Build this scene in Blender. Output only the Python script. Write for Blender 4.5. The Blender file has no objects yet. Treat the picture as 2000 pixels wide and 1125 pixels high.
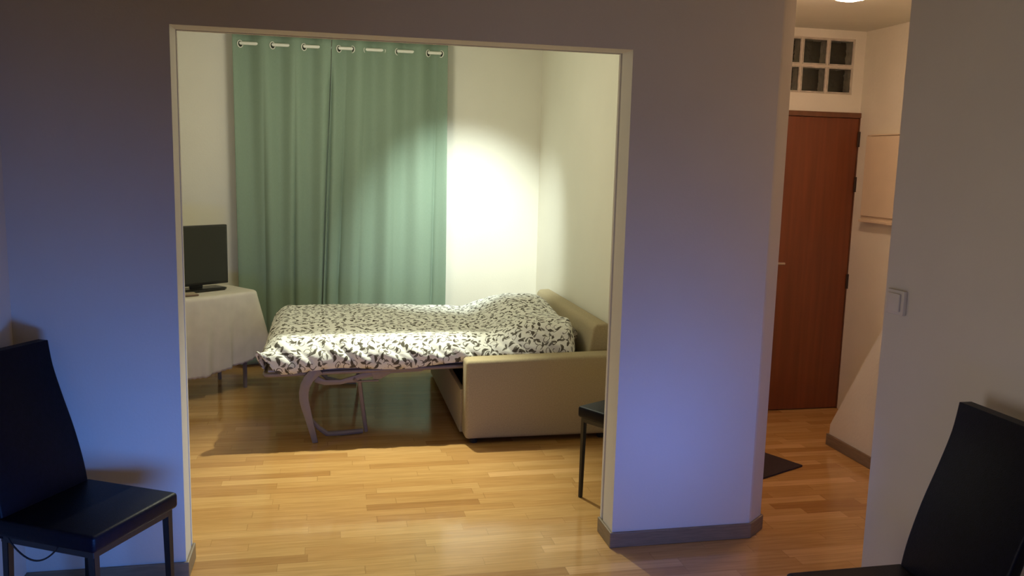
import bpy, bmesh, math, random
from mathutils import Vector, Matrix
random.seed(7)
C = bpy.context.scene.collection
PI = math.pi

# ------------------------------------------------------------------ camera
cd = bpy.data.cameras.new('camera'); cam = bpy.data.objects.new('camera', cd); C.objects.link(cam)
cd.sensor_width = 36.0; cd.sensor_fit = 'HORIZONTAL'; cd.lens = 1676.29 * 36 / 2000
cd.clip_start = 0.05
Rt = Vector((0.97775553, -0.20824232, 0.02508515))
Dn = Vector((-0.00587255, -0.1467287, -0.98915934))
Fw = Vector((0.20966554, 0.9670087, -0.14468771))
m4 = Matrix.Identity(4)
for i in range(3):
    m4[i][0] = Rt[i]; m4[i][1] = -Dn[i]; m4[i][2] = -Fw[i]
m4[0][3], m4[1][3], m4[2][3] = 0.0, 0.0, 1.6497
cam.matrix_world = m4
bpy.context.scene.camera = cam

# ------------------------------------------------------------------ world, lights, exposure
w = bpy.data.worlds.new('world'); bpy.context.scene.world = w; w.use_nodes = True
w.node_tree.nodes['Background'].inputs['Color'].default_value = (0.010, 0.009, 0.009, 1)
w.node_tree.nodes['Background'].inputs['Strength'].default_value = 1.0
sc = bpy.context.scene
sc.view_settings.view_transform = 'Standard'; sc.view_settings.look = 'None'
sc.view_settings.exposure = 0.0; sc.view_settings.gamma = 1.0
sc.view_settings.use_curve_mapping = False
sc.cycles.max_bounces = 10; sc.cycles.diffuse_bounces = 6; sc.cycles.use_denoising = True

def aim(o, target):
    d = Vector(target) - o.location
    o.rotation_euler = d.to_track_quat('-Z', 'Y').to_euler()

def spot(name, loc, target, energy, color, size, blend, radius):
    l = bpy.data.lights.new(name, 'SPOT'); l.energy = energy; l.color = color
    l.spot_size = math.radians(size); l.spot_blend = blend; l.shadow_soft_size = radius
    o = bpy.data.objects.new(name, l); C.objects.link(o); o.location = loc; aim(o, target); return o

def point(name, loc, energy, color, radius):
    l = bpy.data.lights.new(name, 'POINT'); l.energy = energy; l.color = color; l.shadow_soft_size = radius
    o = bpy.data.objects.new(name, l); C.objects.link(o); o.location = loc; return o

def area(name, loc, target, energy, color, sx, sy, spread):
    l = bpy.data.lights.new(name, 'AREA'); l.energy = energy; l.color = color; l.shape = 'RECTANGLE'
    l.size = sx; l.size_y = sy; l.spread = math.radians(spread)
    o = bpy.data.objects.new(name, l); C.objects.link(o); o.location = loc; aim(o, target); return o

# bedroom ceiling spots (above the frame), one to the back wall, one to the floor in front of the bed
spot('spot_to_wall', (0.95, 5.50, 2.46), (1.10, 6.98, 0.76), 265, (0.90, 1.0, 0.95), 64, 1.0, 0.04)
spot('spot_to_floor', (0.64, 5.40, 2.46), (0.10, 4.10, 0.0), 410, (0.97, 1.0, 0.78), 66, 1.0, 0.03)
point('bedroom_fill', (0.10, 5.40, 2.18), 27, (1.0, 0.94, 0.73), 0.20)  # added soft fill without a fixture, lifts bedroom walls and curtains
# blue glow of an unseen television, low and below the frame
area('screen_glow', (0.50, 0.70, 0.45), (0.80, 3.36, 0.45), 1.8, (0.10, 0.20, 1.0), 1.2, 0.30, 90)
area('blue_wall_fill', (-0.28, 2.20, 0.46), (-0.90, 3.36, 0.50), 3.7, (0.09, 0.29, 1.0), 0.5, 0.22, 112)  # added unseen light, puts the blue glow on the left partition
area('blue_wall_fill', (1.36, 2.30, 0.45), (1.40, 3.36, 0.50), 1.9, (0.10, 0.25, 1.0), 0.4, 0.22, 104)  # its added counterpart for the blue on the right pillar
# added fill at the left wall, no fixture, brightens the right side wall
area('side_wall_fill', (-1.10, 0.9, 1.0), (2.0, 2.1, 0.8), 8.0, (1.0, 0.92, 0.92), 0.8, 0.9, 110)

# ------------------------------------------------------------------ helpers
class MB:
    def __init__(self): self.bm = bmesh.new()
    def box(self, a, b, bev=0.0, seg=3):
        vs = [self.bm.verts.new((x, y, z)) for x in (a[0], b[0]) for y in (a[1], b[1]) for z in (a[2], b[2])]
        fs = [self.bm.faces.new([vs[i] for i in f]) for f in
              ((0, 1, 3, 2), (4, 6, 7, 5), (0, 4, 5, 1), (2, 3, 7, 6), (0, 2, 6, 4), (1, 5, 7, 3))]
        if bev:
            es = set(e for f in fs for e in f.edges)
            bmesh.ops.bevel(self.bm, geom=list(es), offset=bev, segments=seg, affect='EDGES', profile=0.5)
        return self
    def prism(self, pts, a, b, axis='z', bev=0.0, seg=3):
        def P(p, t):
            if axis == 'z': return (p[0], p[1], t)
            if axis == 'y': return (p[0], t, p[1])
            return (t, p[0], p[1])
        A = [self.bm.verts.new(P(p, a)) for p in pts]; B = [self.bm.verts.new(P(p, b)) for p in pts]
        fs = [self.bm.faces.new(A), self.bm.faces.new(B[::-1])]
        n = len(pts)
        for i in range(n):
            fs.append(self.bm.faces.new((A[i], B[i], B[(i + 1) % n], A[(i + 1) % n])))
        bmesh.ops.recalc_face_normals(self.bm, faces=fs)
        if bev:
            es = set(e for f in fs for e in f.edges)
            bmesh.ops.bevel(self.bm, geom=list(es), offset=bev, segments=seg, affect='EDGES', profile=0.5)
        return self
    def tube(self, pts, r, n=10, closed=False):
        pts = [Vector(p) for p in pts]; rings = []; up = None
        N = len(pts)
        for i, p in enumerate(pts):
            if closed: t = pts[(i + 1) % N] - pts[i - 1]
            else: t = pts[min(i + 1, N - 1)] - pts[max(i - 1, 0)]
            t.normalize()
            if up is None:
                up = Vector((0, 0, 1)) if abs(t.z) < 0.9 else Vector((1, 0, 0))
            s = t.cross(up); s.normalize(); up = s.cross(t); up.normalize()
            rr = r[i] if isinstance(r, (list, tuple)) else r
            rings.append([self.bm.verts.new(p + rr * (math.cos(2 * PI * k / n) * s + math.sin(2 * PI * k / n) * up)) for k in range(n)])
        M = N if closed else N - 1
        for i in range(M):
            a, b = rings[i], rings[(i + 1) % N]
            for k in range(n): self.bm.faces.new((a[k], a[(k + 1) % n], b[(k + 1) % n], b[k]))
        if not closed:
            self.bm.faces.new(rings[0][::-1]); self.bm.faces.new(rings[-1])
        return self
    def bar(self, p, q, w0, w1=None, d0=None):
        """square tapered bar from p to q (roughly vertical)"""
        w1 = w1 or w0
        A = [self.bm.verts.new((p[0] + sx * w0 / 2, p[1] + sy * w0 / 2, p[2])) for sx, sy in ((-1, -1), (1, -1), (1, 1), (-1, 1))]
        B = [self.bm.verts.new((q[0] + sx * w1 / 2, q[1] + sy * w1 / 2, q[2])) for sx, sy in ((-1, -1), (1, -1), (1, 1), (-1, 1))]
        fs = [self.bm.faces.new(A), self.bm.faces.new(B[::-1])]
        for i in range(4): fs.append(self.bm.faces.new((A[i], B[i], B[(i + 1) % 4], A[(i + 1) % 4])))
        bmesh.ops.recalc_face_normals(self.bm, faces=fs)
        es = set(e for f in fs for e in f.edges)
        bmesh.ops.bevel(self.bm, geom=list(es), offset=min(w0, w1) * 0.12, segments=2, affect='EDGES')
        return self
    def lathe(self, prof, c=(0, 0, 0), n=32):
        rings = [[self.bm.verts.new((c[0] + r * math.cos(2 * PI * k / n), c[1] + r * math.sin(2 * PI * k / n), c[2] + z)) for k in range(n)] for r, z in prof]
        fs = []
        for a, b in zip(rings, rings[1:]):
            for k in range(n): fs.append(self.bm.faces.new((a[k], a[(k + 1) % n], b[(k + 1) % n], b[k])))
        fs.append(self.bm.faces.new(rings[0][::-1])); fs.append(self.bm.faces.new(rings[-1]))
        bmesh.ops.recalc_face_normals(self.bm, faces=fs)
        return self
    def grid(self, f, nu, nv, uv=None, wrap=False):
        V = [[self.bm.verts.new(f(i / nu, j / nv)) for j in range(nv + 1)] for i in range(nu if wrap else nu + 1)]
        L = self.bm.loops.layers.uv.verify() if uv else None
        n = len(V)
        for i in range(nu):
            for j in range(nv):
                fc = self.bm.faces.new((V[i][j], V[(i + 1) % n][j], V[(i + 1) % n][j + 1], V[i][j + 1]))
                if uv:
                    for lp, (a, b) in zip(fc.loops, ((i, j), (i + 1, j), (i + 1, j + 1), (i, j + 1))):
                        lp[L].uv = uv(a / nu, b / nv)
        return self
    def build(self, name, mat, parent=None, smooth=True, angle=35):
        me = bpy.data.meshes.new(name); self.bm.normal_update(); self.bm.to_mesh(me); self.bm.free()
        o = bpy.data.objects.new(name, me); C.objects.link(o); me.materials.append(mat)
        if smooth:
            for p in me.polygons: p.use_smooth = True
            if angle: me.set_sharp_from_angle(angle=math.radians(angle))
        if parent: o.parent = parent
        return o

def tag(o, label=None, cat=None, group=None, kind=None):
    if label: o['label'] = label
    if cat: o['category'] = cat
    if group: o['group'] = group
    if kind: o['kind'] = kind
    return o
def empty(name, loc, rz=0):
    o = bpy.data.objects.new(name, None); C.objects.link(o); o.location = loc; o.rotation_euler = (0, 0, rz)
    o.empty_display_size = 0.1; return o
def struct(o): o['kind'] = 'structure'; return o
def children(o): return [c for c in bpy.data.objects if c.parent == o]
def copy_tree(o, parent=None):
    c = o.copy(); C.objects.link(c); c.parent = parent
    for ch in children(o): copy_tree(ch, c)
    return c

# ------------------------------------------------------------------ materials
def newmat(name):
    m = bpy.data.materials.new(name); m.use_nodes = True
    nt = m.node_tree; b = nt.nodes['Principled BSDF']; return m, nt, b
def N(nt, t, **k):
    n = nt.nodes.new(t)
    for a, v in k.items(): setattr(n, a, v)
    return n
def math_(nt, op, a, b=None, c=None):
    n = N(nt, 'ShaderNodeMath', operation=op)
    for i, v in enumerate((a, b, c)):
        if v is None: continue
        if isinstance(v, (int, float)): n.inputs[i].default_value = v
        else: nt.links.new(v, n.inputs[i])
    return n.outputs[0]
def plain(name, col, rough=0.6, var=0.05, scale=30, bump=0.0, bscale=200, metal=0.0, spec=0.5, sheen=0.0, stretch=None):
    m, nt, b = newmat(name)
    tc = N(nt, 'ShaderNodeTexCoord'); no = N(nt, 'ShaderNodeTexNoise'); no.inputs['Scale'].default_value = scale
    no.inputs['Detail'].default_value = 4
    src = tc.outputs['Object']
    if stretch:
        mp = N(nt, 'ShaderNodeMapping'); mp.inputs['Scale'].default_value = stretch
        nt.links.new(src, mp.inputs['Vector']); src = mp.outputs['Vector']
    nt.links.new(src, no.inputs['Vector'])
    r = N(nt, 'ShaderNodeValToRGB')
    r.color_ramp.elements[0].position = 0.3; r.color_ramp.elements[1].position = 0.7
    r.color_ramp.elements[0].color = tuple(c * (1 - var) for c in col) + (1,)
    r.color_ramp.elements[1].color = tuple(min(1, c * (1 + var)) for c in col) + (1,)
    nt.links.new(no.outputs['Fac'], r.inputs['Fac']); nt.links.new(r.outputs['Color'], b.inputs['Base Color'])
    b.inputs['Roughness'].default_value = rough; b.inputs['Metallic'].default_value = metal
    b.inputs['Specular IOR Level'].default_value = spec
    if sheen: b.inputs['Sheen Weight'].default_value = sheen
    if bump:
        n2 = N(nt, 'ShaderNodeTexNoise'); n2.inputs['Scale'].default_value = bscale; n2.inputs['Detail'].default_value = 5
        nt.links.new(tc.outputs['Object'], n2.inputs['Vector'])
        bp = N(nt, 'ShaderNodeBump'); bp.inputs['Strength'].default_value = bump; bp.inputs['Distance'].default_value = 0.004
        nt.links.new(n2.outputs['Fac'], bp.inputs['Height']); nt.links.new(bp.outputs['Normal'], b.inputs['Normal'])
    return m

M = {}
M['wall'] = plain('wall_paint', (0.66, 0.63, 0.57), 0.85, 0.02, 3, 0.15, 90, spec=0.2)
M['wall_bed'] = plain('bedroom_paint', (0.80, 0.78, 0.68), 0.85, 0.015, 3, 0.12, 90, spec=0.2)
M['wall_hall'] = plain('hall_paint', (0.72, 0.70, 0.58), 0.85, 0.03, 4, 0.3, 60, spec=0.2)
M['ceil'] = plain('ceiling_paint', (0.70, 0.70, 0.60), 0.9, 0.02, 3, 0.1, 60, spec=0.1)
M['jamb'] = plain('jamb_paint', (0.66, 0.60, 0.48), 0.55, 0.02, 10)
M['base'] = plain('baseboard_wood', (0.22, 0.16, 0.10), 0.5, 0.15, 6, 0.0, stretch=(2, 2, 20))
M['leather'] = plain('black_leatherette', (0.003, 0.003, 0.008), 0.42, 0.25, 60, 0.2, 350, spec=0.13)
M['chair_metal'] = plain('black_enamel', (0.010, 0.010, 0.012), 0.35, 0.1, 40)
M['sofa'] = plain('beige_fabric', (0.43, 0.355, 0.215), 0.9, 0.10, 160, 0.4, 900, spec=0.15, sheen=0.1)
M['sofa_dark'] = plain('black_lining', (0.02, 0.017, 0.014), 0.9, 0.1, 60)
M['frame'] = plain('grey_lilac_enamel', (0.25, 0.205, 0.185), 0.45, 0.04, 30)
M['mattress'] = plain('mattress_ticking', (0.55, 0.48, 0.46), 0.9, 0.05, 40)
M['cloth'] = plain('white_tablecloth', (0.66, 0.61, 0.53), 0.9, 0.05, 12, 0.3, 400, spec=0.1)
M['tablewood'] = plain('dark_table_wood', (0.10, 0.05, 0.025), 0.5, 0.2, 8)
M['black_plastic'] = plain('black_plastic', (0.012, 0.012, 0.010), 0.3, 0.1, 40)
M['folder'] = plain('brown_card', (0.20, 0.13, 0.08), 0.6, 0.1, 30)
M['paper'] = plain('beige_card', (0.42, 0.34, 0.24), 0.7, 0.05, 30)
M['white_metal'] = plain('white_metal', (0.80, 0.80, 0.70), 0.35, 0.03, 30)
M['hole'] = plain('eyelet_shadow', (0.02, 0.025, 0.015), 0.8, 0.1, 30)
M['door'] = plain('red_brown_veneer', (0.165, 0.044, 0.014), 0.42, 0.16, 2.2, 0.0, stretch=(14, 14, 0.7))
M['doorframe'] = plain('brown_frame_wood', (0.14, 0.055, 0.022), 0.5, 0.15, 4, stretch=(6, 6, 1))
M['brass'] = plain('dull_steel', (0.55, 0.45, 0.36), 0.35, 0.05, 40, metal=0.8)
M['hinge'] = plain('dark_hinge', (0.05, 0.03, 0.02), 0.5, 0.1, 40, metal=0.6)
M['mat'] = plain('dark_doormat', (0.030, 0.014, 0.016), 0.95, 0.3, 120, 0.8, 500)
M['box'] = plain('cream_panel', (0.66, 0.56, 0.40), 0.6, 0.02, 10)
M['switch'] = plain('white_switch', (0.66, 0.62, 0.56), 0.4, 0.02, 20)
M['grout'] = plain('white_grout', (0.62, 0.57, 0.46), 0.8, 0.05, 40)

def curtain_mat():
    m, nt, b = newmat('sage_curtain')
    tc = N(nt, 'ShaderNodeTexCoord'); mp = N(nt, 'ShaderNodeMapping'); mp.inputs['Scale'].default_value = (500, 500, 60)
    nt.links.new(tc.outputs['Object'], mp.inputs['Vector'])
    no = N(nt, 'ShaderNodeTexNoise'); no.inputs['Scale'].default_value = 1.0; nt.links.new(mp.outputs['Vector'], no.inputs['Vector'])
    r = N(nt, 'ShaderNodeValToRGB')
    r.color_ramp.elements[0].color = (0.205, 0.285, 0.205, 1); r.color_ramp.elements[1].color = (0.255, 0.345, 0.260, 1)
    nt.links.new(no.outputs['Fac'], r.inputs['Fac']); nt.links.new(r.outputs['Color'], b.inputs['Base Color'])
    b.inputs['Roughness'].default_value = 0.75; b.inputs['Sheen Weight'].default_value = 0.15
    b.inputs['Specular IOR Level'].default_value = 0.3
    return m
M['curtain'] = curtain_mat()

def parquet():
    m, nt, b = newmat('oak_parquet')
    tc = N(nt, 'ShaderNodeTexCoord'); sp = N(nt, 'ShaderNodeSeparateXYZ'); nt.links.new(tc.outputs['Object'], sp.inputs[0])
    x, y = sp.outputs['X'], sp.outputs['Y']
    yr = math_(nt, 'DIVIDE', y, 0.070); row = math_(nt, 'FLOOR', yr); fy = math_(nt, 'FRACT', yr)
    wn = N(nt, 'ShaderNodeTexWhiteNoise', noise_dimensions='1D'); nt.links.new(row, wn.inputs['W'])
    xs = math_(nt, 'ADD', math_(nt, 'DIVIDE', x, 0.52), math_(nt, 'MULTIPLY', wn.outputs['Value'], 7.3))
    # wobble plank lengths
    ns = N(nt, 'ShaderNodeTexNoise', noise_dimensions='1D'); ns.inputs['Scale'].default_value = 1.3
    nt.links.new(math_(nt, 'ADD', xs, math_(nt, 'MULTIPLY', row, 13.7)), ns.inputs['W'])
    xw = math_(nt, 'ADD', xs, math_(nt, 'MULTIPLY', ns.outputs['Fac'], 0.5))
    col = math_(nt, 'FLOOR', xw); fx = math_(nt, 'FRACT', xw)
    cb = N(nt, 'ShaderNodeCombineXYZ'); nt.links.new(col, cb.inputs[0]); nt.links.new(row, cb.inputs[1])
    w2 = N(nt, 'ShaderNodeTexWhiteNoise', noise_dimensions='2D'); nt.links.new(cb.outputs[0], w2.inputs['Vector'])
    ramp = N(nt, 'ShaderNodeValToRGB'); e = ramp.color_ramp.elements
    e[0].position = 0.0; e[0].color = (0.38, 0.195, 0.065, 1)
    e[1].position = 1.0; e[1].color = (0.62, 0.37, 0.155, 1)
    for pos, c in ((0.12, (0.465, 0.255, 0.090, 1)), (0.5, (0.50, 0.285, 0.103, 1)), (0.88, (0.535, 0.315, 0.120, 1))):
        q = e.new(pos); q.color = c
    nt.links.new(w2.outputs['Value'], ramp.inputs['Fac'])
    # grain
    mp = N(nt, 'ShaderNodeMapping'); mp.inputs['Scale'].default_value = (3.0, 45, 1)
    nt.links.new(tc.outputs['Object'], mp.inputs['Vector'])
    ad = N(nt, 'ShaderNodeVectorMath', operation='ADD'); nt.links.new(mp.outputs[0], ad.inputs[0]); nt.links.new(w2.outputs['Color'], ad.inputs[1])
    g = N(nt, 'ShaderNodeTexNoise'); g.inputs['Scale'].default_value = 1.6; g.inputs['Detail'].default_value = 6
    nt.links.new(ad.outputs[0], g.inputs['Vector'])
    gr = N(nt, 'ShaderNodeValToRGB'); gr.color_ramp.elements[0].color = (0.88, 0.86, 0.83, 1); gr.color_ramp.elements[0].position = 0.35
    gr.color_ramp.elements[1].color = (1.06, 1.06, 1.06, 1); gr.color_ramp.elements[1].position = 0.65
    nt.links.new(g.outputs['Fac'], gr.inputs['Fac'])
    mx = N(nt, 'ShaderNodeMix', data_type='RGBA', blend_type='MULTIPLY'); mx.inputs[0].default_value = 1.0
    nt.links.new(ramp.outputs['Color'], mx.inputs[6]); nt.links.new(gr.outputs['Color'], mx.inputs[7])
    # seams
    ey = math_(nt, 'LESS_THAN', math_(nt, 'MINIMUM', fy, math_(nt, 'SUBTRACT', 1.0, fy)), 0.018)
    ex = math_(nt, 'LESS_THAN', math_(nt, 'MINIMUM', fx, math_(nt, 'SUBTRACT', 1.0, fx)), 0.003)
    seam = math_(nt, 'MULTIPLY', math_(nt, 'MAXIMUM', ey, ex), 0.28)
    m2 = N(nt, 'ShaderNodeMix', data_type='RGBA'); nt.links.new(seam, m2.inputs[0])
    nt.links.new(mx.outputs[2], m2.inputs[6]); m2.inputs[7].default_value = (0.13, 0.06, 0.02, 1)
    nt.links.new(m2.outputs[2], b.inputs['Base Color'])
    rr = math_(nt, 'ADD', 0.085, math_(nt, 'MULTIPLY', g.outputs['Fac'], 0.07)); nt.links.new(rr, b.inputs['Roughness'])
    b.inputs['IOR'].default_value = 1.5
    bp = N(nt, 'ShaderNodeBump'); bp.inputs['Strength'].default_value = 0.06; bp.inputs['Distance'].default_value = 0.002
    nt.links.new(math_(nt, 'SUBTRACT', 1.0, seam), bp.inputs['Height']); nt.links.new(bp.outputs['Normal'], b.inputs['Normal'])
    return m
M['parquet'] = parquet()

def duvet_mat(white=(0.80, 0.80, 0.74), dark=(0.110, 0.100, 0.078), name='leaf_print_cotton'):
    m, nt, b = newmat(name)
    uv = N(nt, 'ShaderNodeUVMap')
    wob = N(nt, 'ShaderNodeTexNoise', noise_dimensions='2D'); wob.inputs['Scale'].default_value = 9
    nt.links.new(uv.outputs[0], wob.inputs['Vector'])
    wv = N(nt, 'ShaderNodeVectorMath', operation='MULTIPLY_ADD'); nt.links.new(wob.outputs['Color'], wv.inputs[0])
    wv.inputs[1].default_value = (0.03, 0.03, 0); nt.links.new(uv.outputs[0], wv.inputs[2])
    def layer(scale, off, kind):
        mp = N(nt, 'ShaderNodeMapping'); mp.inputs['Scale'].default_value = (scale, scale, 1); mp.inputs['Location'].default_value = (off, off * 1.7, 0)
        nt.links.new(wv.outputs[0], mp.inputs['Vector'])
        v = N(nt, 'ShaderNodeTexVoronoi', voronoi_dimensions='2D', feature='F1'); v.inputs['Scale'].default_value = 1.0
        v.inputs['Randomness'].default_value = 0.75
        nt.links.new(mp.outputs[0], v.inputs['Vector'])
        d = N(nt, 'ShaderNodeVectorMath', operation='SUBTRACT'); nt.links.new(mp.outputs[0], d.inputs[0]); nt.links.new(v.outputs['Position'], d.inputs[1])
        sc_ = N(nt, 'ShaderNodeSeparateColor'); nt.links.new(v.outputs['Color'], sc_.inputs[0])
        ro = N(nt, 'ShaderNodeVectorRotate', rotation_type='Z_AXIS'); nt.links.new(d.outputs[0], ro.inputs['Vector'])
        nt.links.new(math_(nt, 'MULTIPLY', sc_.outputs[0], 6.283), ro.inputs['Angle'])
        s = N(nt, 'ShaderNodeSeparateXYZ'); nt.links.new(ro.outputs[0], s.inputs[0])
        X, Y = s.outputs[0], s.outputs[1]
        if kind == 'leaf':   # curved pointed leaf: |y - bend x^2| < w (1 - (x/a)^2) with blunter head
            a = 0.36
            xx = math_(nt, 'MULTIPLY', X, X)
            yb = math_(nt, 'ABSOLUTE', math_(nt, 'SUBTRACT', Y, math_(nt, 'MULTIPLY', xx, 0.8)))
            wdt = math_(nt, 'MULTIPLY', math_(nt, 'SUBTRACT', 1.0, math_(nt, 'DIVIDE', xx, a * a)),
                        math_(nt, 'ADD', 0.135, math_(nt, 'MULTIPLY', X, 0.20)))
            return math_(nt, 'GREATER_THAN', math_(nt, 'SUBTRACT', wdt, yb), 0.0)
        # curl: thin arc of a ring
        r = math_(nt, 'SQRT', math_(nt, 'ADD', math_(nt, 'MULTIPLY', X, X), math_(nt, 'MULTIPLY', Y, Y)))
        an = math_(nt, 'ARCTAN2', Y, X)
        rad = math_(nt, 'ADD', 0.22, math_(nt, 'MULTIPLY', an, 0.045))
        near = math_(nt, 'LESS_THAN', math_(nt, 'ABSOLUTE', math_(nt, 'SUBTRACT', r, rad)), 0.030)
        return math_(nt, 'MULTIPLY', near, math_(nt, 'GREATER_THAN', an, -1.6))
    a = layer(16.0, 0.0, 'leaf'); c = layer(15.0, 3.3, 'curl'); l2 = layer(19.0, 8.1, 'leaf')
    l2 = math_(nt, 'MULTIPLY', l2, 0.9)
    mask = math_(nt, 'MAXIMUM', math_(nt, 'MAXIMUM', a, c), l2)
    mx = N(nt, 'ShaderNodeMix', data_type='RGBA'); nt.links.new(mask, mx.inputs[0])
    mx.inputs[6].default_value = white + (1,); mx.inputs[7].default_value = dark + (1,)
    nt.links.new(mx.outputs[2], b.inputs['Base Color']); b.inputs['Roughness'].default_value = 0.9
    b.inputs['Specular IOR Level'].default_value = 0.1
    # soft wrinkles
    mp = N(nt, 'ShaderNodeMapping'); mp.inputs['Scale'].default_value = (7, 16, 1); mp.inputs['Rotation'].default_value = (0, 0, 0.5)
    nt.links.new(uv.outputs[0], mp.inputs['Vector'])
    n2 = N(nt, 'ShaderNodeTexNoise', noise_dimensions='2D'); n2.inputs['Scale'].default_value = 1.0; n2.inputs['Detail'].default_value = 3
    nt.links.new(mp.outputs[0], n2.inputs['Vector'])
    bp = N(nt, 'ShaderNodeBump'); bp.inputs['Strength'].default_value = 0.35; bp.inputs['Distance'].default_value = 0.02
    nt.links.new(n2.outputs['Fac'], bp.inputs['Height']); nt.links.new(bp.outputs['Normal'], b.inputs['Normal'])
    return m
M['duvet'] = duvet_mat()
M['pillow'] = duvet_mat((0.30, 0.27, 0.23), (0.02, 0.018, 0.015), 'dark_leaf_print_cotton')

def screen_mat():
    m, nt, b = newmat('matte_screen'); b.inputs['Base Color'].default_value = (0.016, 0.017, 0.011, 1)
    b.inputs['Roughness'].default_value = 0.30
    n = N(nt, 'ShaderNodeTexNoise'); n.inputs['Scale'].default_value = 8
    r = N(nt, 'ShaderNodeMapRange'); r.inputs[3].default_value = 0.28; r.inputs[4].default_value = 0.34
    nt.links.new(n.outputs['Fac'], r.inputs[0]); nt.links.new(r.outputs[0], b.inputs['Roughness']); return m
M['screen'] = screen_mat()
def lamp_mat():
    m, nt, b = newmat('lamp_opal_glass'); b.inputs['Base Color'].default_value = (0.9, 0.85, 0.75, 1)
    n = N(nt, 'ShaderNodeTexNoise'); n.inputs['Scale'].default_value = 3
    r = N(nt, 'ShaderNodeMapRange'); r.inputs[3].default_value = 74.0; r.inputs[4].default_value = 80.0
    nt.links.new(n.outputs['Fac'], r.inputs[0])
    b.inputs['Emission Color'].default_value = (1.0, 0.64, 0.45, 1); nt.links.new(r.outputs[0], b.inputs['Emission Strength']); return m
M['lamp'] = lamp_mat()
def glass_block_mat():
    m, nt, b = newmat('wavy_glass_block'); b.inputs['Base Color'].default_value = (0.020, 0.018, 0.013, 1)
    b.inputs['Roughness'].default_value = 0.14
    tc = N(nt, 'ShaderNodeTexCoord')
    n = N(nt, 'ShaderNodeTexNoise'); n.inputs['Scale'].default_value = 18; n.inputs['Detail'].default_value = 2
    nt.links.new(tc.outputs['Object'], n.inputs['Vector'])
    bp = N(nt, 'ShaderNodeBump'); bp.inputs['Strength'].default_value = 0.5; bp.inputs['Distance'].default_value = 0.02
    nt.links.new(n.outputs['Fac'], bp.inputs['Height']); nt.links.new(bp.outputs['Normal'], b.inputs['Normal'])
    return m
M['glassblock'] = glass_block_mat()
M['glassrim'] = plain('grey_glass_rim', (0.46, 0.43, 0.35), 0.35, 0.3, 25)
def glass_front_mat():
    m, nt, b = newmat('wavy_clear_glass'); b.inputs['Base Color'].default_value = (0.92, 0.95, 0.90, 1)
    b.inputs['Roughness'].default_value = 0.06; b.inputs['Transmission Weight'].default_value = 1.0; b.inputs['IOR'].default_value = 1.3
    tc = N(nt, 'ShaderNodeTexCoord')
    n = N(nt, 'ShaderNodeTexNoise'); n.inputs['Scale'].default_value = 22; n.inputs['Detail'].default_value = 2
    nt.links.new(tc.outputs['Object'], n.inputs['Vector'])
    bp = N(nt, 'ShaderNodeBump'); bp.inputs['Strength'].default_value = 0.5; bp.inputs['Distance'].default_value = 0.012
    nt.links.new(n.outputs['Fac'], bp.inputs['Height']); nt.links.new(bp.outputs['Normal'], b.inputs['Normal'])
    return m
M['glassfront'] = glass_front_mat()

# ------------------------------------------------------------------ room shell
D = 3.366; XL = -0.5505; XR = 1.2026; H = 2.1087; T = 3.536; BW = 6.98; ZC = 2.562
XC = -1.1214; XW = 2.0; YW = 2.762; XH = 3.49; YD = 5.24; BRX = 1.72; HLX = 1.95; BLX = -1.95; YB = -2.0
def wall(name, pts, z0=0.0, z1=ZC, mat='wall', axis='z'):
    return struct(MB().prism(pts, z0, z1, axis).build(name, M[mat], smooth=False))
struct(MB().box((-2.2, -2.2, -0.1), (3.8, 7.2, 0.0)).build('floor', M['parquet'], smooth=False))
struct(MB().box((-2.2, -2.2, ZC), (3.8, 7.2, ZC + 0.1)).build('ceiling', M['ceil'], smooth=False))
g0, g1, gd = D + 0.128, D + 0.150, 0.018
wall('wall_partition_left', [(XC - 0.12, D), (XL, D), (XL, g0), (XL - gd, g0), (XL - gd, g1), (XL, g1), (XL, T), (BLX - 0.1, T), (BLX - 0.1, D)])
wall('wall_partition_right', [(XR, D), (1.8507, D), (1.862, D + 0.006), (1.948, D + 0.076), (HLX, D + 0.09), (HLX, T),
                              (XR, T), (XR, g1), (XR + gd, g1), (XR + gd, g0), (XR, g0)])
wall('wall_partition_header', [(D, ZC), (D, H), (g0, H), (g0, H + gd), (g1, H + gd), (g1, H), (T, H), (T, ZC)], XL, XR, axis='x')
wall('wall_left', [(XC - 0.12, YB), (XC, YB), (XC, D), (XC - 0.12, D)])
wall('wall_right', [(XW, YB), (XW + 0.12, YB), (XW + 0.12, YW - 0.1), (XH + 0.1, YW - 0.1), (XH + 0.1, YW), (XW + 0.006, YW), (XW, YW - 0.006)])
wall('wall_behind', [(XC - 0.12, YB - 0.1), (XW + 0.12, YB - 0.1), (XW + 0.12, YB), (XC - 0.12, YB)])
wall('wall_bedroom_back', [(BLX - 0.1, BW), (BRX + 0.25, BW), (BRX + 0.25, BW + 0.12), (BLX - 0.1, BW + 0.12)], mat='wall_bed')
wall('wall_bedroom_left', [(BLX - 0.1, T), (BLX, T), (BLX, BW), (BLX - 0.1, BW)], mat='wall_bed')
wall('wall_bedroom_right', [(BRX, T), (HLX, T), (HLX, BW), (BRX, BW)], mat='wall_bed')
wall('wall_hall_right', [(XH, YW), (XH + 0.1, YW), (XH + 0.1, YD + 0.1), (XH, YD + 0.1)], mat='wall_hall')
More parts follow.
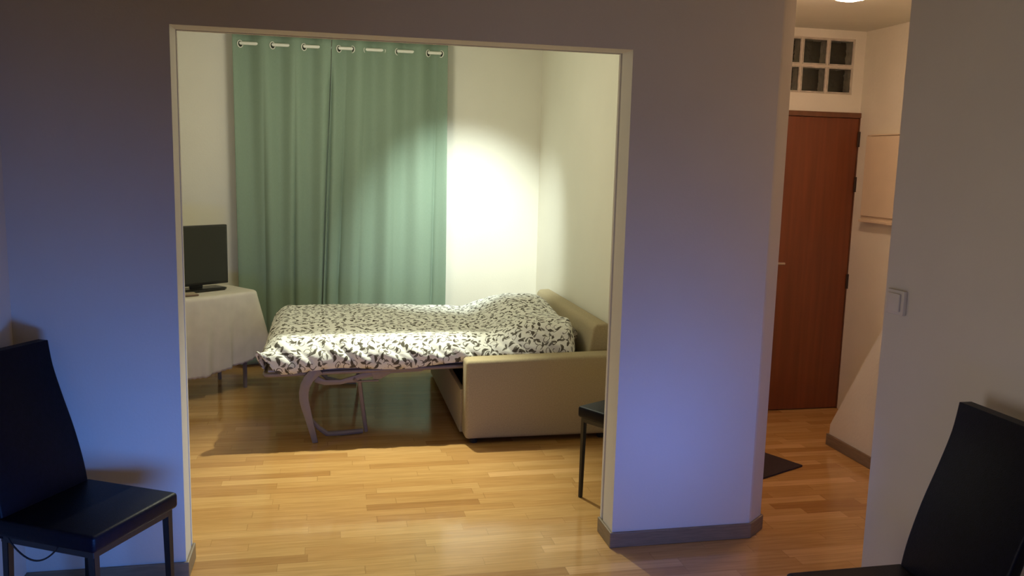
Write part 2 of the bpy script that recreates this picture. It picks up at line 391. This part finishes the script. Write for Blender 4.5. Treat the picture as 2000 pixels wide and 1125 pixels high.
# hall end wall with the door opening and the glass block opening left out
DX0, DX1, DH = 2.745, 3.505, 2.03
GX0, GX1, GZ0, GZ1 = 2.842, 3.412, 2.150, 2.508
hb = MB()
hb.box((HLX, YD, 0), (DX0, YD + 0.1, ZC)); hb.box((DX1, YD, 0), (XH + 0.1, YD + 0.1, ZC))
hb.box((DX0, YD, DH), (DX1, YD + 0.1, GZ0)); hb.box((DX0, YD, GZ0), (GX0, YD + 0.1, GZ1))
hb.box((GX1, YD, GZ0), (DX1, YD + 0.1, GZ1)); hb.box((DX0, YD, GZ1), (DX1, YD + 0.1, ZC))
struct(hb.build('wall_hall_end', M['wall_hall'], smooth=False))
# sloping low wall rising along the right side of the hall
wall('wall_hall_slope', [(4.51, 0), (4.505, 0.13), (4.17, 0.674), (2.98, 2.56), (2.80, 2.56), (2.80, 0)], 2.97, XH - 0.001, mat='wall_hall', axis='x')
# baseboards
bh = 0.070
def bboard(name, pts): return struct(MB().prism(pts, 0, bh, bev=0.004, seg=2).build(name, M['base'], smooth=False))
bboard('baseboard_left', [(XC, D - 0.012), (XL + 0.012, D - 0.012), (XL + 0.012, T), (XL, T), (XL, D), (XC, D)])
bboard('baseboard_right', [(XR - 0.012, D - 0.012), (1.856, D - 0.012), (1.960, D + 0.072), (1.960, D + 0.09), (HLX, D + 0.09), (1.947, D + 0.076), (1.8507, D), (XR, D), (XR, T), (XR - 0.012, T)])
bboard('baseboard_hall', [(2.958, 2.80), (2.97, 2.80), (2.97, 4.51), (3.2, 4.51), (3.2, 4.522), (2.958, 4.522)])
bboard('baseboard_side', [(XC, -1.9), (XC + 0.012, -1.9), (XC + 0.012, D - 0.012), (XC, D - 0.012)])
bboard('baseboard_back', [(BLX, BW - 0.012), (BRX, BW - 0.012), (BRX, BW), (BLX, BW)])

# ------------------------------------------------------------------ hall: door, glass blocks, lamp, fuse box, mat
d1 = struct(MB().box((DX0 + 0.012, YD - 0.006, 0.006), (DX1 - 0.022, YD + 0.034, DH - 0.032), 0.003, 2).build('door_1', M['door'], smooth=False))
f = MB(); f.box((DX0 - 0.03, YD - 0.015, DH - 0.03), (DX1, YD + 0.06, DH + 0.004), 0.003, 2)
f.box((DX0 - 0.03, YD - 0.015, 0.0), (DX0 + 0.010, YD + 0.06, DH - 0.03), 0.003, 2)
f.box((DX1 - 0.020, YD - 0.010, 0.0), (DX1 - 0.002, YD + 0.06, DH - 0.03), 0.003, 2)
f.build('door_frame', M['doorframe'], d1, smooth=False)
hd = MB(); hd.tube([(2.862, YD - 0.006, 1.03), (2.862, YD - 0.055, 1.03), (2.870, YD - 0.062, 1.03), (2.978, YD - 0.062, 1.027)], 0.009)
hd.build('door_handle', M['brass'], d1)
MB().box((2.842, YD - 0.011, 0.90), (2.882, YD - 0.005, 1.09), 0.004, 2).build('handle_plate', M['hinge'], d1)
for z in (1.86, 1.56, 0.90):
    MB().tube([(DX1 - 0.022, YD - 0.016, z - 0.05), (DX1 - 0.022, YD - 0.016, z + 0.05)], 0.009).build('hinge', M['hinge'], d1)
tag(d1, 'red-brown flush wooden entrance door at the end of the hall', 'door')

gw = empty('glass_block_window', ((GX0 + GX1) / 2, YD, GZ0)); gw['kind'] = 'structure'; gw.name = 'window_1'
tag(gw, 'six square glass blocks above the red-brown door', 'window')
def loc(o, p):  # world mesh under an empty
    o.matrix_parent_inverse = p.matrix_world.inverted() if False else Matrix.Translation(-p.location) if p.rotation_euler.z == 0 else p.matrix_basis.inverted(); return o
gm = MB()
bwid = (GX1 - GX0) / 3; bhei = (GZ1 - GZ0) / 2
for i in range(4):
    x = GX0 + i * bwid; gm.box((max(GX0, x - 0.006), YD + 0.008, GZ0), (min(GX1, x + 0.006), YD + 0.09, GZ1))
for j in range(3):
    z = GZ0 + j * bhei; gm.box((GX0, YD + 0.009, max(GZ0, z - 0.006)), (GX1, YD + 0.089, min(GZ1, z + 0.006)))
loc(gm.build('grout', M['grout'], gw, smooth=False), gw)
for i in range(3):
    for j in range(2):
        x = GX0 + i * bwid; z = GZ0 + j * bhei
        x0, x1, z0, z1 = x + 0.006, x + bwid - 0.006, z + 0.006, z + bhei - 0.006; r_ = 0.009
        q = MB()                                        # hollow block: four thick side walls
        for a_, b_ in (((x0, z0), (x0 + r_, z1)), ((x1 - r_, z0), (x1, z1)), ((x0 + r_, z0), (x1 - r_, z0 + r_)), ((x0 + r_, z1 - r_), (x1 - r_, z1))):
            q.box((a_[0], YD + 0.004, a_[1]), (b_[0], YD + 0.088, b_[1]))
        o = q.build('glass_block', M['glassrim'], gw, smooth=False); loc(o, gw)
        bk_ = MB().box((x0 + r_, YD + 0.080, z0 + r_), (x1 - r_, YD + 0.088, z1 - r_)).build('back_face', M['glassblock'], o, smooth=False)
        pn = MB().box((x0 + r_, YD + 0.006, z0 + r_), (x1 - r_, YD + 0.014, z1 - r_)).build('front_face', M['glassfront'], o, smooth=False)

lp = empty('ceiling_lamp', (2.53, 3.955, ZC)); tag(lp, 'round glowing ceiling lamp in the hall', 'lamp')
MB().lathe([(0.105, 0.0), (0.105, -0.018), (0.10, -0.020)]).build('lamp_base', M['white_metal'], lp)
MB().lathe([(0.115, -0.020), (0.112, -0.038), (0.098, -0.058), (0.07, -0.073), (0.035, -0.081), (0.005, -0.083)]).build('lamp_shade', M['lamp'], lp)

fb = empty('fuse_box', (XH, 4.83, 1.33)); tag(fb, 'cream wall cabinet with thin rims on hall wall right of door', 'wall cabinet')
MB().box((-0.035, -0.26, 0.0), (0.0, 0.26, 0.555), 0.004, 2).build('body', M['box'], fb, smooth=False)
MB().box((-0.047, -0.25, 0.030), (-0.035, 0.25, 0.545), 0.004, 2).build('door_panel', M['box'], fb, smooth=False)
MB().box((-0.052, -0.262, -0.010), (0.0, 0.262, 0.006), 0.003, 2).build('lower_rim', M['box'], fb, smooth=False)
MB().box((-0.050, -0.255, 0.548), (0.0, 0.20, 0.556), 0.002, 2).build('upper_rim', M['box'], fb, smooth=False)

mt = MB()
e1 = Vector((-0.425, 0.905, 0)); e2 = Vector((-0.91, -0.42, 0)); c0 = Vector((2.60, 4.172, 0))
P = [c0, c0 + e1 * 0.38, c0 + e1 * 0.38 + e2 * 0.47, c0 + e2 * 0.47]
mt.prism([(p.x, p.y) for p in P], 0.0, 0.012, bev=0.004, seg=2)
tag(mt.build('doormat', M['mat'], smooth=False), 'dark doormat lying askew on the hall parquet', 'doormat')

sw = empty('light_switch', (XW, 2.682, 1.19)); tag(sw, 'white square light switch on the side wall above right chair', 'light switch')
MB().box((-0.016, -0.050, -0.044), (0.0, 0.046, 0.044), 0.004, 2).build('plate', M['switch'], sw)
MB().box((-0.024, -0.036, -0.032), (-0.016, 0.032, 0.032), 0.003, 2).build('rocker', M['switch'], sw)

# ------------------------------------------------------------------ curtains
CY = 6.872; ROD_Z = 2.481
cent_all = [-0.564, -0.331, -0.101, 0.143, 0.362, 0.603, 0.826]
def wave(x, cents):
    # fabric is behind the rod at each centre and in front half way between
    ks = []
    for i, c in enumerate(cents):
        ks.append((c, 1.0))
        if i + 1 < len(cents): ks.append(((c + cents[i + 1]) / 2, -1.0))
    ks = [(ks[0][0] - 0.115, -1.0)] + ks + [(ks[-1][0] + 0.105, -1.0)]
    if x <= ks[0][0]: return -1.0
    if x >= ks[-1][0]: return -1.0
    for (a, va), (b, vb) in zip(ks, ks[1:]):
        if a <= x <= b:
            t = (x - a) / (b - a); t = (1 - math.cos(PI * t)) / 2
            return va + (vb - va) * t
def curtain(name, x0, x1, xb0, xb1, cents, creases, label, seed, dy=0.0):
    rnd = random.Random(seed); ph = [rnd.uniform(0, 6.28) for _ in range(6)]
    top, bot = 2.545, 0.025
    def f(u, v):
        z = top + (bot - top) * v
        a = x0 + (xb0 - x0) * min(1, v * 1.25); b = x1 + (xb1 - x1) * min(1, v * 1.25)
        x = a + (b - a) * u
        xt = x0 + (x1 - x0) * u
        wv = wave(xt + 0.012 * math.sin(3.1 * v + ph[0]), cents)
        q = min(1, v * 1.4)
        amp = 0.030 - 0.008 * q
        y = CY + dy + amp * (wv + 0.35)
        for cx, wd, dp in creases:          # a few deeper pleats that sharpen towards the floor
            d = (u - cx - 0.02 * math.sin(2.2 * v + cx * 9)) / wd
            y += (q if 0 < cx < 1 else min(1, max(0, (v - 0.035) * 9))) * dp * math.exp(-abs(d) ** 1.3)
        y += q * 0.006 * math.sin(2 * PI * (u * 2.3 + 0.10 * v) + ph[3])
        x += q * 0.012 * math.sin(2 * PI * u * 1.7 + ph[4] + 1.2 * v)
        return (x, y, z)
    m = MB(); m.grid(f, 150, 60)
    o = m.build(name, M['curtain'], angle=None)
    sm = o.modifiers.new('solid', 'SOLIDIFY'); sm.thickness = 0.003
    tag(o, label, 'curtain', 'sage green eyelet curtains')
    for c in cents:
        for sgn in (-1, 1):
            ex = c + sgn * (0.066 if c not in (0.143, 0.826) else 0.050)
            # eyelet ring round the rod: steep fabric, so its plane is turned from the wall plane
            ang = sgn * math.radians(48)
            def at(rad, t, push=0.0):
                lx, lz = rad * math.cos(t), rad * math.sin(t)
                return (ex + lx * math.cos(ang) - push * math.sin(abs(ang)) * sgn * 0, CY + 0.010 - lx * math.sin(ang) - push, ROD_Z - 0.006 + lz)
            eo = MB().tube([at(0.025, 2 * PI * k / 20) for k in range(20)], 0.0042, 6, True).build('eyelet', M['white_metal'], o)
            hm = MB(); A_ = [hm.bm.verts.new(at(0.022, 2 * PI * k / 20, 0.004)) for k in range(20)]; B_ = [hm.bm.verts.new(at(0.022, 2 * PI * k / 20, 0.002)) for k in range(20)]
            hm.bm.faces.new(A_); hm.bm.faces.new(B_[::-1])
            for k in range(20): hm.bm.faces.new((A_[k], B_[k], B_[(k + 1) % 20], A_[(k + 1) % 20]))
            hm.build('eyelet_hole', M['hole'], eo, smooth=False)
    return o
curtain('curtain', -0.685, 0.036, -0.66, -0.036, cent_all[:3], [(0.30, 0.03, 0.03), (0.64, 0.022, 0.045), (1.0, 0.025, 0.06)], 'sage green curtain panel hanging left, nearer the television', 3, 0.004)
curtain('curtain', 0.042, 0.925, -0.028, 0.925, cent_all[3:], [(0.0, 0.018, 0.06), (0.11, 0.016, 0.04), (0.28, 0.03, 0.03), (0.56, 0.03, 0.015), (0.89, 0.012, 0.035)], 'wider sage green curtain panel hanging beside the spotlit white wall', 11, 0.0)
cr = empty('curtain_rod', (0.12, CY + 0.012, ROD_Z)); tag(cr, 'white curtain rod threaded through the green curtains', 'curtain rod')
MB().tube([(-0.79, 0, 0), (0.785, 0, 0)], 0.0125, 14).build('rod', M['white_metal'], cr)
for x in (-0.755, 0.755):
    MB().tube([(x, 0, 0), (x, BW - CY - 0.012, 0)], 0.008).build('bracket', M['white_metal'], cr)

# ------------------------------------------------------------------ sofa bed
sb = empty('sofa_bed', (1.25, 5.68, 0)); tag(sb, 'beige fabric sofa bed pulled open in front of green curtains', 'sofa bed')
def sp(m, name, mat, smooth=True): o = m.build(name, M[mat], sb, smooth); return loc(o, sb)
def cushion_arm(y0, y1):
    m = MB(); m.prism([(0.782, 0.032), (1.69, 0.032), (1.69, 0.522), (0.782, 0.502)], y0, y1, 'y', 0.022, 4); return m
sp(cushion_arm(4.800, 4.945), 'armrest', 'sofa'); sp(cushion_arm(6.435, 6.58), 'armrest', 'sofa')
bk = MB(); bk.prism([(1.535, 0.28), (1.592, 0.655), (1.612, 0.678), (1.690, 0.682), (1.706, 0.66), (1.706, 0.28)], 4.955, 6.425, 'y', 0.014, 3)
sp(bk, 'backrest', 'sofa')
sp(MB().box((1.55, 4.95, 0.035), (1.70, 6.43, 0.275), 0.01), 'back_base', 'sofa')
sp(MB().box((0.770, 4.947, 0.032), (0.800, 6.433, 0.298), 0.006, 2), 'front_panel', 'sofa')
sp(MB().box((0.802, 4.95, 0.04), (1.54, 6.43, 0.055)), 'bottom_lining', 'sofa_dark')
for x in (0.84, 1.63):
    for y in (4.85, 6.53):
        sp(MB().lathe([(0.022, 0.0), (0.026, 0.034)], (x, y, 0), 16), 'foot', 'sofa_dark')
fr = MB(); zf = 0.405
fr.tube([(0.86, 4.985, zf + 0.028), (-0.33, 4.985, zf), (-0.352, 4.990, zf), (-0.36, 5.01, zf), (-0.36, 6.36, zf), (-0.352, 6.38, zf), (-0.33, 6.385, zf), (0.86, 6.385, zf + 0.028)], 0.0125, 10)
for x in (0.0, 0.4): fr.tube([(x, 4.985, zf + 0.01), (x, 6.385, zf + 0.01)], 0.010, 8)
sp(fr, 'bed_frame', 'frame')
sp(MB().box((-0.34, 5.0, 0.418), (1.43, 6.37, 0.430)), 'bed_base', 'mattress')
sp(MB().box((-0.33, 5.01, 0.431), (1.43, 6.36, 0.52), 0.03), 'mattress', 'mattress')
# curved front legs with their linkage
cl = [(-0.050, 0.440, 0.030), (-0.082, 0.418, 0.030), (-0.112, 0.385, 0.029), (-0.132, 0.345, 0.028), (-0.140, 0.305, 0.0275), (-0.139, 0.260, 0.0265), (-0.130, 0.215, 0.025), (-0.117, 0.165, 0.022), (-0.103, 0.105, 0.019), (-0.088, 0.045, 0.017), (-0.078, 0.0, 0.016)]
def plate(cl, y, t):
    A, B = [], []
    for i, (x, z, w_) in enumerate(cl):
        p, q = cl[max(0, i - 1)], cl[min(len(cl) - 1, i + 1)]
        tx, tz = q[0] - p[0], q[1] - p[1]; L = math.hypot(tx, tz)
        nx, nz = -tz / L, tx / L
        A.append((x + nx * w_, max(0, z + nz * w_))); B.append((x - nx * w_, max(0, z - nz * w_)))
    return MB().prism(A + B[::-1], y - t / 2, y + t / 2, 'y', 0.003, 2)
def linkage(y):
    m = plate([(-0.075, 0.375, 0.020), (-0.02, 0.352, 0.016), (0.07, 0.352, 0.014), (0.14, 0.370, 0.016), (0.22, 0.392, 0.018), (0.30, 0.404, 0.014)], y, 0.012)
    m.tube([(-0.01, y + 0.014, 0.345), (0.29, y + 0.014, 0.352)], 0.006, 8)
    m.prism([(0.24, 0.425), (0.62, 0.437), (0.54, 0.405), (0.36, 0.398), (0.30, 0.365), (0.26, 0.365)], y - 0.008, y + 0.008, 'y', 0.002, 2)
    m.tube([(0.145, y - 0.010, 0.372), (0.175, y + 0.02, 0.345)], 0.009, 8)
    return m
for y, s in ((4.962, 1), (6.41, -1)):
    lg = sp(plate(cl, y, 0.026), 'leg', 'frame')
    lk = linkage(y + 0.03 * s).build('linkage', M['frame'], sb); loc(lk, sb)
    br = MB(); yy = y + 0.05 * s
    br.tube([(-0.105, yy - 0.02 * s, 0.135), (-0.06, yy, 0.075), (-0.01, yy + 0.01 * s, 0.032), (0.08, yy + 0.06 * s, 0.018), (0.20, yy + 0.09 * s, 0.016)], [0.012, 0.014, 0.016, 0.016, 0.015], 8)
    sp(br, 'leg_brace', 'frame')
    il = MB(); il.tube([(0.178, yy + 0.02 * s, 0.355), (0.190, yy + 0.05 * s, 0.25), (0.212, yy + 0.08 * s, 0.08), (0.222, yy + 0.09 * s, 0.012)], [0.012, 0.013, 0.013, 0.012], 8)
    sp(il, 'inner_leg', 'frame')

# duvet cover drawn over mattress and pillows
def bump(x, y):
    z = 0.575 + 0.010 * math.sin(3.1 * x + 1.2) * math.sin(4.3 * y) + 0.012 * math.exp(-((y - 5.15) / 0.18) ** 2) * 0
    # slight hollow along the middle and crown towards both sides
    z += 0.018 * math.exp(-((y - 5.12) / 0.16) ** 2) - 0.020 * math.exp(-((y - 5.45) / 0.16) ** 2)
    px = math.exp(-((x - 1.30) / 0.25) ** 2) if x < 1.30 else math.exp(-((x - 1.30) / 0.34) ** 4)
    for yc, hh, wd in ((5.28, 0.085, 0.40), (6.02, 0.125, 0.42)):
        z += hh * px * math.exp(-((y - yc) / wd) ** 2)
    z -= 0.02 * math.exp(-((x - 0.98) / 0.10) ** 2)
    return z
def hashn(x, y):
    return (math.sin(12.9 * x + 7.7 * y) + math.sin(23.1 * x - 11.3 * y + 1.3) + math.sin(5.7 * x + 19.9 * y + 4.0)) / 3
DX_0, DX_1, DY_0, DY_1 = -0.365, 1.553, 4.955, 6.425
def duvet(u, v):
    y = DY_0 + (DY_1 - DY_0) * v
    xr = DX_1 - 0.085 * (1 - min(1, max(0, (y - 4.96) / 0.42))) ** 2
    x = DX_0 + (xr - DX_0) * u
    def edge(d, w_):  # 0 at hem .. 1 inside
        t = min(1, max(0, d / w_)); return math.sqrt(max(0, 1 - (1 - t) ** 2))
    dn = y - DY_0; df = DY_1 - y; dl = x - DX_0; dr = xr - x
    e = edge(dn, 0.13) * edge(df, 0.10) * edge(dl, 0.10) * edge(dr, 0.05)
    hem = 0.428 + 0.028 * min(1, max(0, (x + 0.3) / 1.1)) + 0.012 * math.sin(9 * x + 1) * (1 if dn < 0.2 else 0.3)
    z = hem + (bump(x, y) - hem) * e
    # diagonal gathers on the near and left drop
    near = math.exp(-(dn / 0.10) ** 2); left = math.exp(-(dl / 0.08) ** 2)
    g = math.sin(40 * x + 70 * z + 3 * math.sin(6 * x)) + 0.7 * math.sin(71 * x + 110 * z + 2)
    z += 0.006 * near * e * g; y2 = y - 0.016 * near * (0.4 + 0.5 * g) * (1 - 0.5 * e)
    y2 -= 0.020 * math.sin(PI * min(1, e)) * near
    x2 = x - 0.006 * left * math.sin(50 * y + 20 * z)
    x2 -= 0.018 * math.sin(PI * min(1, e)) * left
    z += 0.0045 * hashn(x * 1.6, y * 1.6) * e
    # pinched near-left corner of the cover
    cpinch = math.exp(-((dl / 0.05) ** 2 + (dn / 0.06) ** 2))
    x2 -= 0.035 * cpinch; z += 0.135 * cpinch * (1 - e)
    return (x2, y2, z)
def tcoord(u, k):  # cosine spacing near the hems
    return u
NU, NV = 240, 190
Pd = [[Vector(duvet(u * u * (3 - 2 * u) * 0.25 + u * 0.75, v * v * (3 - 2 * v) * 0.4 + v * 0.6)) for v in (j / NV for j in range(NV + 1))] for u in (i / NU for i in range(NU + 1))]
UVu = [[0.0] * (NV + 1) for _ in range(NU + 1)]; UVv = [[0.0] * (NV + 1) for _ in range(NU + 1)]
mid = NV // 2
for i in range(NU + 1):
    for j in range(NV + 1):
        if i: UVu[i][j] = UVu[i - 1][j] + (Pd[i][j] - Pd[i - 1][j]).length
    for j in range(mid + 1, NV + 1): UVv[i][j] = UVv[i][j - 1] + (Pd[i][j] - Pd[i][j - 1]).length
    for j in range(mid - 1, -1, -1): UVv[i][j] = UVv[i][j + 1] - (Pd[i][j] - Pd[i][j + 1]).length
dm = MB()
dm.grid(lambda u, v: Pd[round(u * NU)][round(v * NV)], NU, NV,
        uv=lambda u, v: (UVu[round(u * NU)][mid], UVv[round(u * NU)][round(v * NV)]))
do = dm.build('duvet', M['duvet'], angle=None)
so = do.modifiers.new('solid', 'SOLIDIFY'); so.thickness = 0.008; so.offset = 1
tag(do, 'white duvet with dark leaf and curl print spread over the sofa bed', 'duvet')
def pil(u, v):
    a = 2 * PI * u; b = PI * (v - 0.5)
    k = max(0.0, math.cos(b)) ** 0.55
    sg = lambda t, p: math.copysign(abs(t) ** p, t)
    return (1.375 + 0.178 * sg(math.cos(a), 0.6) * k, 5.29 + 0.28 * sg(math.sin(a), 0.6) * k, 0.585 + 0.060 * math.sin(b))
po = MB().grid(pil, 48, 20, uv=lambda u, v: (u * 1.2, v * 0.5), wrap=True).build('pillow', M['pillow'], angle=None)
tag(po, 'dark printed pillow end poking out from under the duvet by the sofa backrest', 'pillow')

# ------------------------------------------------------------------ television corner
th = math.radians(38.5)
tb = empty('side_table', (-0.935, 6.20, 0), th); tag(tb, 'small table with thin grey legs hidden under the white tablecloth', 'table')
tw, td, tz = 0.40, 0.215, 0.70
for sx in (-1, 1):
    for sy in (-1, 1):
        MB().bar((sx * (tw - 0.085), sy * (td - 0.05), 0.0), (sx * (tw - 0.085), sy * (td - 0.05), tz - 0.03), 0.022, 0.032).build('leg', M['frame'], tb)
# cloth
per = []
def ring(off, r, n=None):
    """points of a rounded rectangle, counter-clockwise, param s in [0,1)"""
    a, b = tw + off, td + off; L = [2 * (a - r), 2 * (b - r)]; arc = PI * r / 2
    tot = 2 * (L[0] + L[1]) + 4 * arc
    def f(s):
        d = (s % 1.0) * tot
        segs = [('l', (-a + r, -b), (1, 0), L[0]), ('c', (a - r, -b + r), -PI / 2, arc), ('l', (a, -b + r), (0, 1), L[1]), ('c', (a - r, b - r), 0, arc),
                ('l', (a - r, b), (-1, 0), L[0]), ('c', (-a + r, b - r), PI / 2, arc), ('l', (-a, b - r), (0, -1), L[1]), ('c', (-a + r, -b + r), PI, arc)]
        for sgm in segs:
            ln = sgm[3]
            if d <= ln:
                if sgm[0] == 'l': return (sgm[1][0] + sgm[2][0] * d, sgm[1][1] + sgm[2][1] * d)
                t = sgm[2] + d / r; return (sgm[1][0] + r * math.cos(t), sgm[1][1] + r * math.sin(t))
            d -= ln
        return (-a + r, -b)
    return f
R0 = ring(0.004, 0.075)
RT = ring(-0.014, 0.07)
MB().prism([RT(k / 64) for k in range(64)], tz - 0.03, tz - 0.004).build('tabletop', M['tablewood'], tb)
NP = 260
def hem(s):
    x, y = R0(s)
    z = 0.135 + 0.06 * (x + tw) / (2 * tw)
    corner = max(0, 1 - math.hypot(tw - x, td + y) / 0.16)
    z += 0.085 * max(0, (x - 0.12) / 0.28) ** 1.5 * (1 if y < 0 else 1)
    if y > -td + 0.05: z += 0.12
    return z + 0.007 * abs(math.sin(s * PI * 75)) + 0.008 * math.sin(s * 40)
def clothf(u, v):
    x, y = R0(u)
    l = math.hypot(x, y); nx, ny = x / l, y / l
    if v < 0.12:
        t = v / 0.12; k = 0.02 + 0.96 * t; return (x * k, y * k, tz + 0.003)
    if v < 0.25:
        t = (v - 0.12) / 0.13; a = t * PI / 2; r = 0.026
        k = 0.98
        return (x * k + nx * (r * math.sin(a) ), y * k + ny * (r * math.sin(a)), tz + 0.003 - r * (1 - math.cos(a)))
    t = (v - 0.25) / 0.75; z0 = tz - 0.023; z = z0 + (hem(u) - z0) * t
    k = 0.98
    corner = math.exp(-((abs(abs(x) - tw) + abs(abs(y) - td)) / 0.10) ** 2)
    flare = 0.026 + 0.020 * t + 0.085 * t * corner
    fold = 0.012 * t * math.sin(2 * PI * u * 17 + 1.0) + 0.006 * t * math.sin(2 * PI * u * 31 + 2 * t)
    return (x * k + nx * (flare + fold), y * k + ny * (flare + fold), z)
cm = MB(); cm.grid(clothf, NP, 40, wrap=True)
co = cm.build('tablecloth', M['cloth'], angle=None)
co.location = tb.location; co.rotation_euler = tb.rotation_euler
s2 = co.modifiers.new('solid', 'SOLIDIFY'); s2.thickness = 0.002; s2.offset = 1
tag(co, 'white tablecloth with scalloped hem hanging over the corner table', 'tablecloth')

tv = empty('television', (-0.90, 6.27, tz + 0.0065), math.radians(38.5)); tag(tv, 'black flat-screen television on the white tablecloth', 'television')
MB().box((-0.26, -0.012, 0.035), (0.245, 0.030, 0.455), 0.006, 3).build('bezel', M['black_plastic'], tv)
MB().box((-0.245, -0.0135, 0.055), (0.232, -0.0118, 0.443), 0.0005, 1).build('screen', M['screen'], tv)
MB().prism([(-0.17, -0.085), (0.17, -0.085), (0.20, -0.06), (0.20, 0.07), (0.17, 0.09), (-0.17, 0.09), (-0.20, 0.07), (-0.20, -0.06)], 0.0, 0.014, bev=0.004, seg=2).build('stand_base', M['black_plastic'], tv)
MB().prism([(-0.05, 0.0), (0.05, 0.0), (0.04, 0.03), (-0.04, 0.03)], 0.012, 0.06, bev=0.003, seg=2).build('stand_neck', M['black_plastic'], tv)

fo = empty('folder', (-0.965, 6.045, tz + 0.0065), math.radians(24)); tag(fo, 'thin brown folder lying on tablecloth in front of the television', 'folder')
MB().box((-0.13, -0.055, 0.0), (0.10, 0.055, 0.010), 0.003, 2).build('cover', M['folder'], fo)
MB().box((-0.125, -0.050, 0.010), (0.095, 0.048, 0.0125)).build('top_sheet', M['paper'], fo)

# ------------------------------------------------------------------ dining chairs
def make_chair(loc_, rz, label):
    t = empty('dining_chair', loc_, rz)
    tag(t, label, 'chair', 'black leatherette dining chairs')
    s = MB(); s.box((-0.19, -0.2, 0.415), (0.203, 0.2, 0.472), 0.014, 4); s.build('seat', M['leather'], t)
    s = MB()
    for a, b in (((-0.18, -0.185, 0.392), (0.188, -0.165, 0.415)), ((-0.18, 0.165, 0.392), (0.188, 0.185, 0.415)), ((0.168, -0.165, 0.392), (0.188, 0.165, 0.415)), ((-0.18, -0.165, 0.392), (-0.16, 0.165, 0.415))):
        s.box(a, b, 0.002, 1)
    s.build('seat_frame', M['chair_metal'], t)
    # curved high back: profile of the front face, local x against z
    prof = [(-0.165, 0.40), (-0.172, 0.475), (-0.188, 0.557), (-0.222, 0.67), (-0.268, 0.79), (-0.302, 0.89), (-0.318, 0.978)]
    b = MB(); A = []; th_ = 0.045
    front = [(x, z) for x, z in prof]; rear = [(x - th_ + 0.012 * (z - 0.4), z) for x, z in prof][::-1]
    # smooth profile
    def sm(ps):
        out = []
        for i in range(len(ps) - 1):
            p0, p1, p2, p3 = ps[max(0, i - 1)], ps[i], ps[i + 1], ps[min(len(ps) - 1, i + 2)]
            for k in range(4):
                q = k / 4
                out.append(tuple(0.5 * ((2 * p1[j]) + (-p0[j] + p2[j]) * q + (2 * p0[j] - 5 * p1[j] + 4 * p2[j] - p3[j]) * q * q + (-p0[j] + 3 * p1[j] - 3 * p2[j] + p3[j]) * q ** 3) for j in (0, 1)))
        out.append(ps[-1]); return out
    pts = sm(front) + sm(rear)
    b.prism(pts, -0.187, 0.187, 'y')
    # round the side and top rims
    es = [e for e in b.bm.edges if abs(e.verts[0].co.y - e.verts[1].co.y) < 1e-6]
    bmesh.ops.bevel(b.bm, geom=es, offset=0.010, segments=3, affect='EDGES', profile=0.5)
    b.build('backrest', M['leather'], t, angle=50)
    for sx, sy in ((0.175, -0.172), (0.175, 0.172)):
        MB().bar((sx + 0.006, sy, 0.0), (sx, sy, 0.415), 0.020, 0.026).build('leg', M['chair_metal'], t)
    for sy in (-0.172, 0.172):
        MB().bar((-0.180, sy, 0.0), (-0.165, sy, 0.415), 0.020, 0.026).build('leg', M['chair_metal'], t)
    return t
lc = make_chair((-0.794, 2.988, 0), math.radians(-28.9), 'black leatherette high-back chair by the left partition wall, turned towards the opening')
cbm = MB(); pts = []
for k in range(17):
    t = k / 16; pts.append((-0.15 + 0.20 * t, -0.185, 0.412 - 0.062 * math.sin(PI * t) ** 0.8))
cbm.tube(pts, 0.003, 6)
lo = cbm.build('hanging_cord', M['chair_metal'], lc); lo['label'] = 'thin black cord looped under the seat'
rc = copy_tree(lc); rc.location = (1.520, 1.965, 0); rc.rotation_euler = (0, 0, PI)
rc['label'] = 'black leatherette high-back chair against the side wall below the light switch'
bc = copy_tree(rc); bc.location = (1.436, 3.872, 0); bc.rotation_euler = (0, 0, math.radians(120)); bc.scale = (0.86, 0.86, 1)
bc['label'] = 'black chair beside the sofa bed armrest, mostly hidden behind the opening'
for root in (rc, bc):
    for ch in children(root):
        if ch.name.startswith('hanging_cord'): bpy.data.objects.remove(ch)
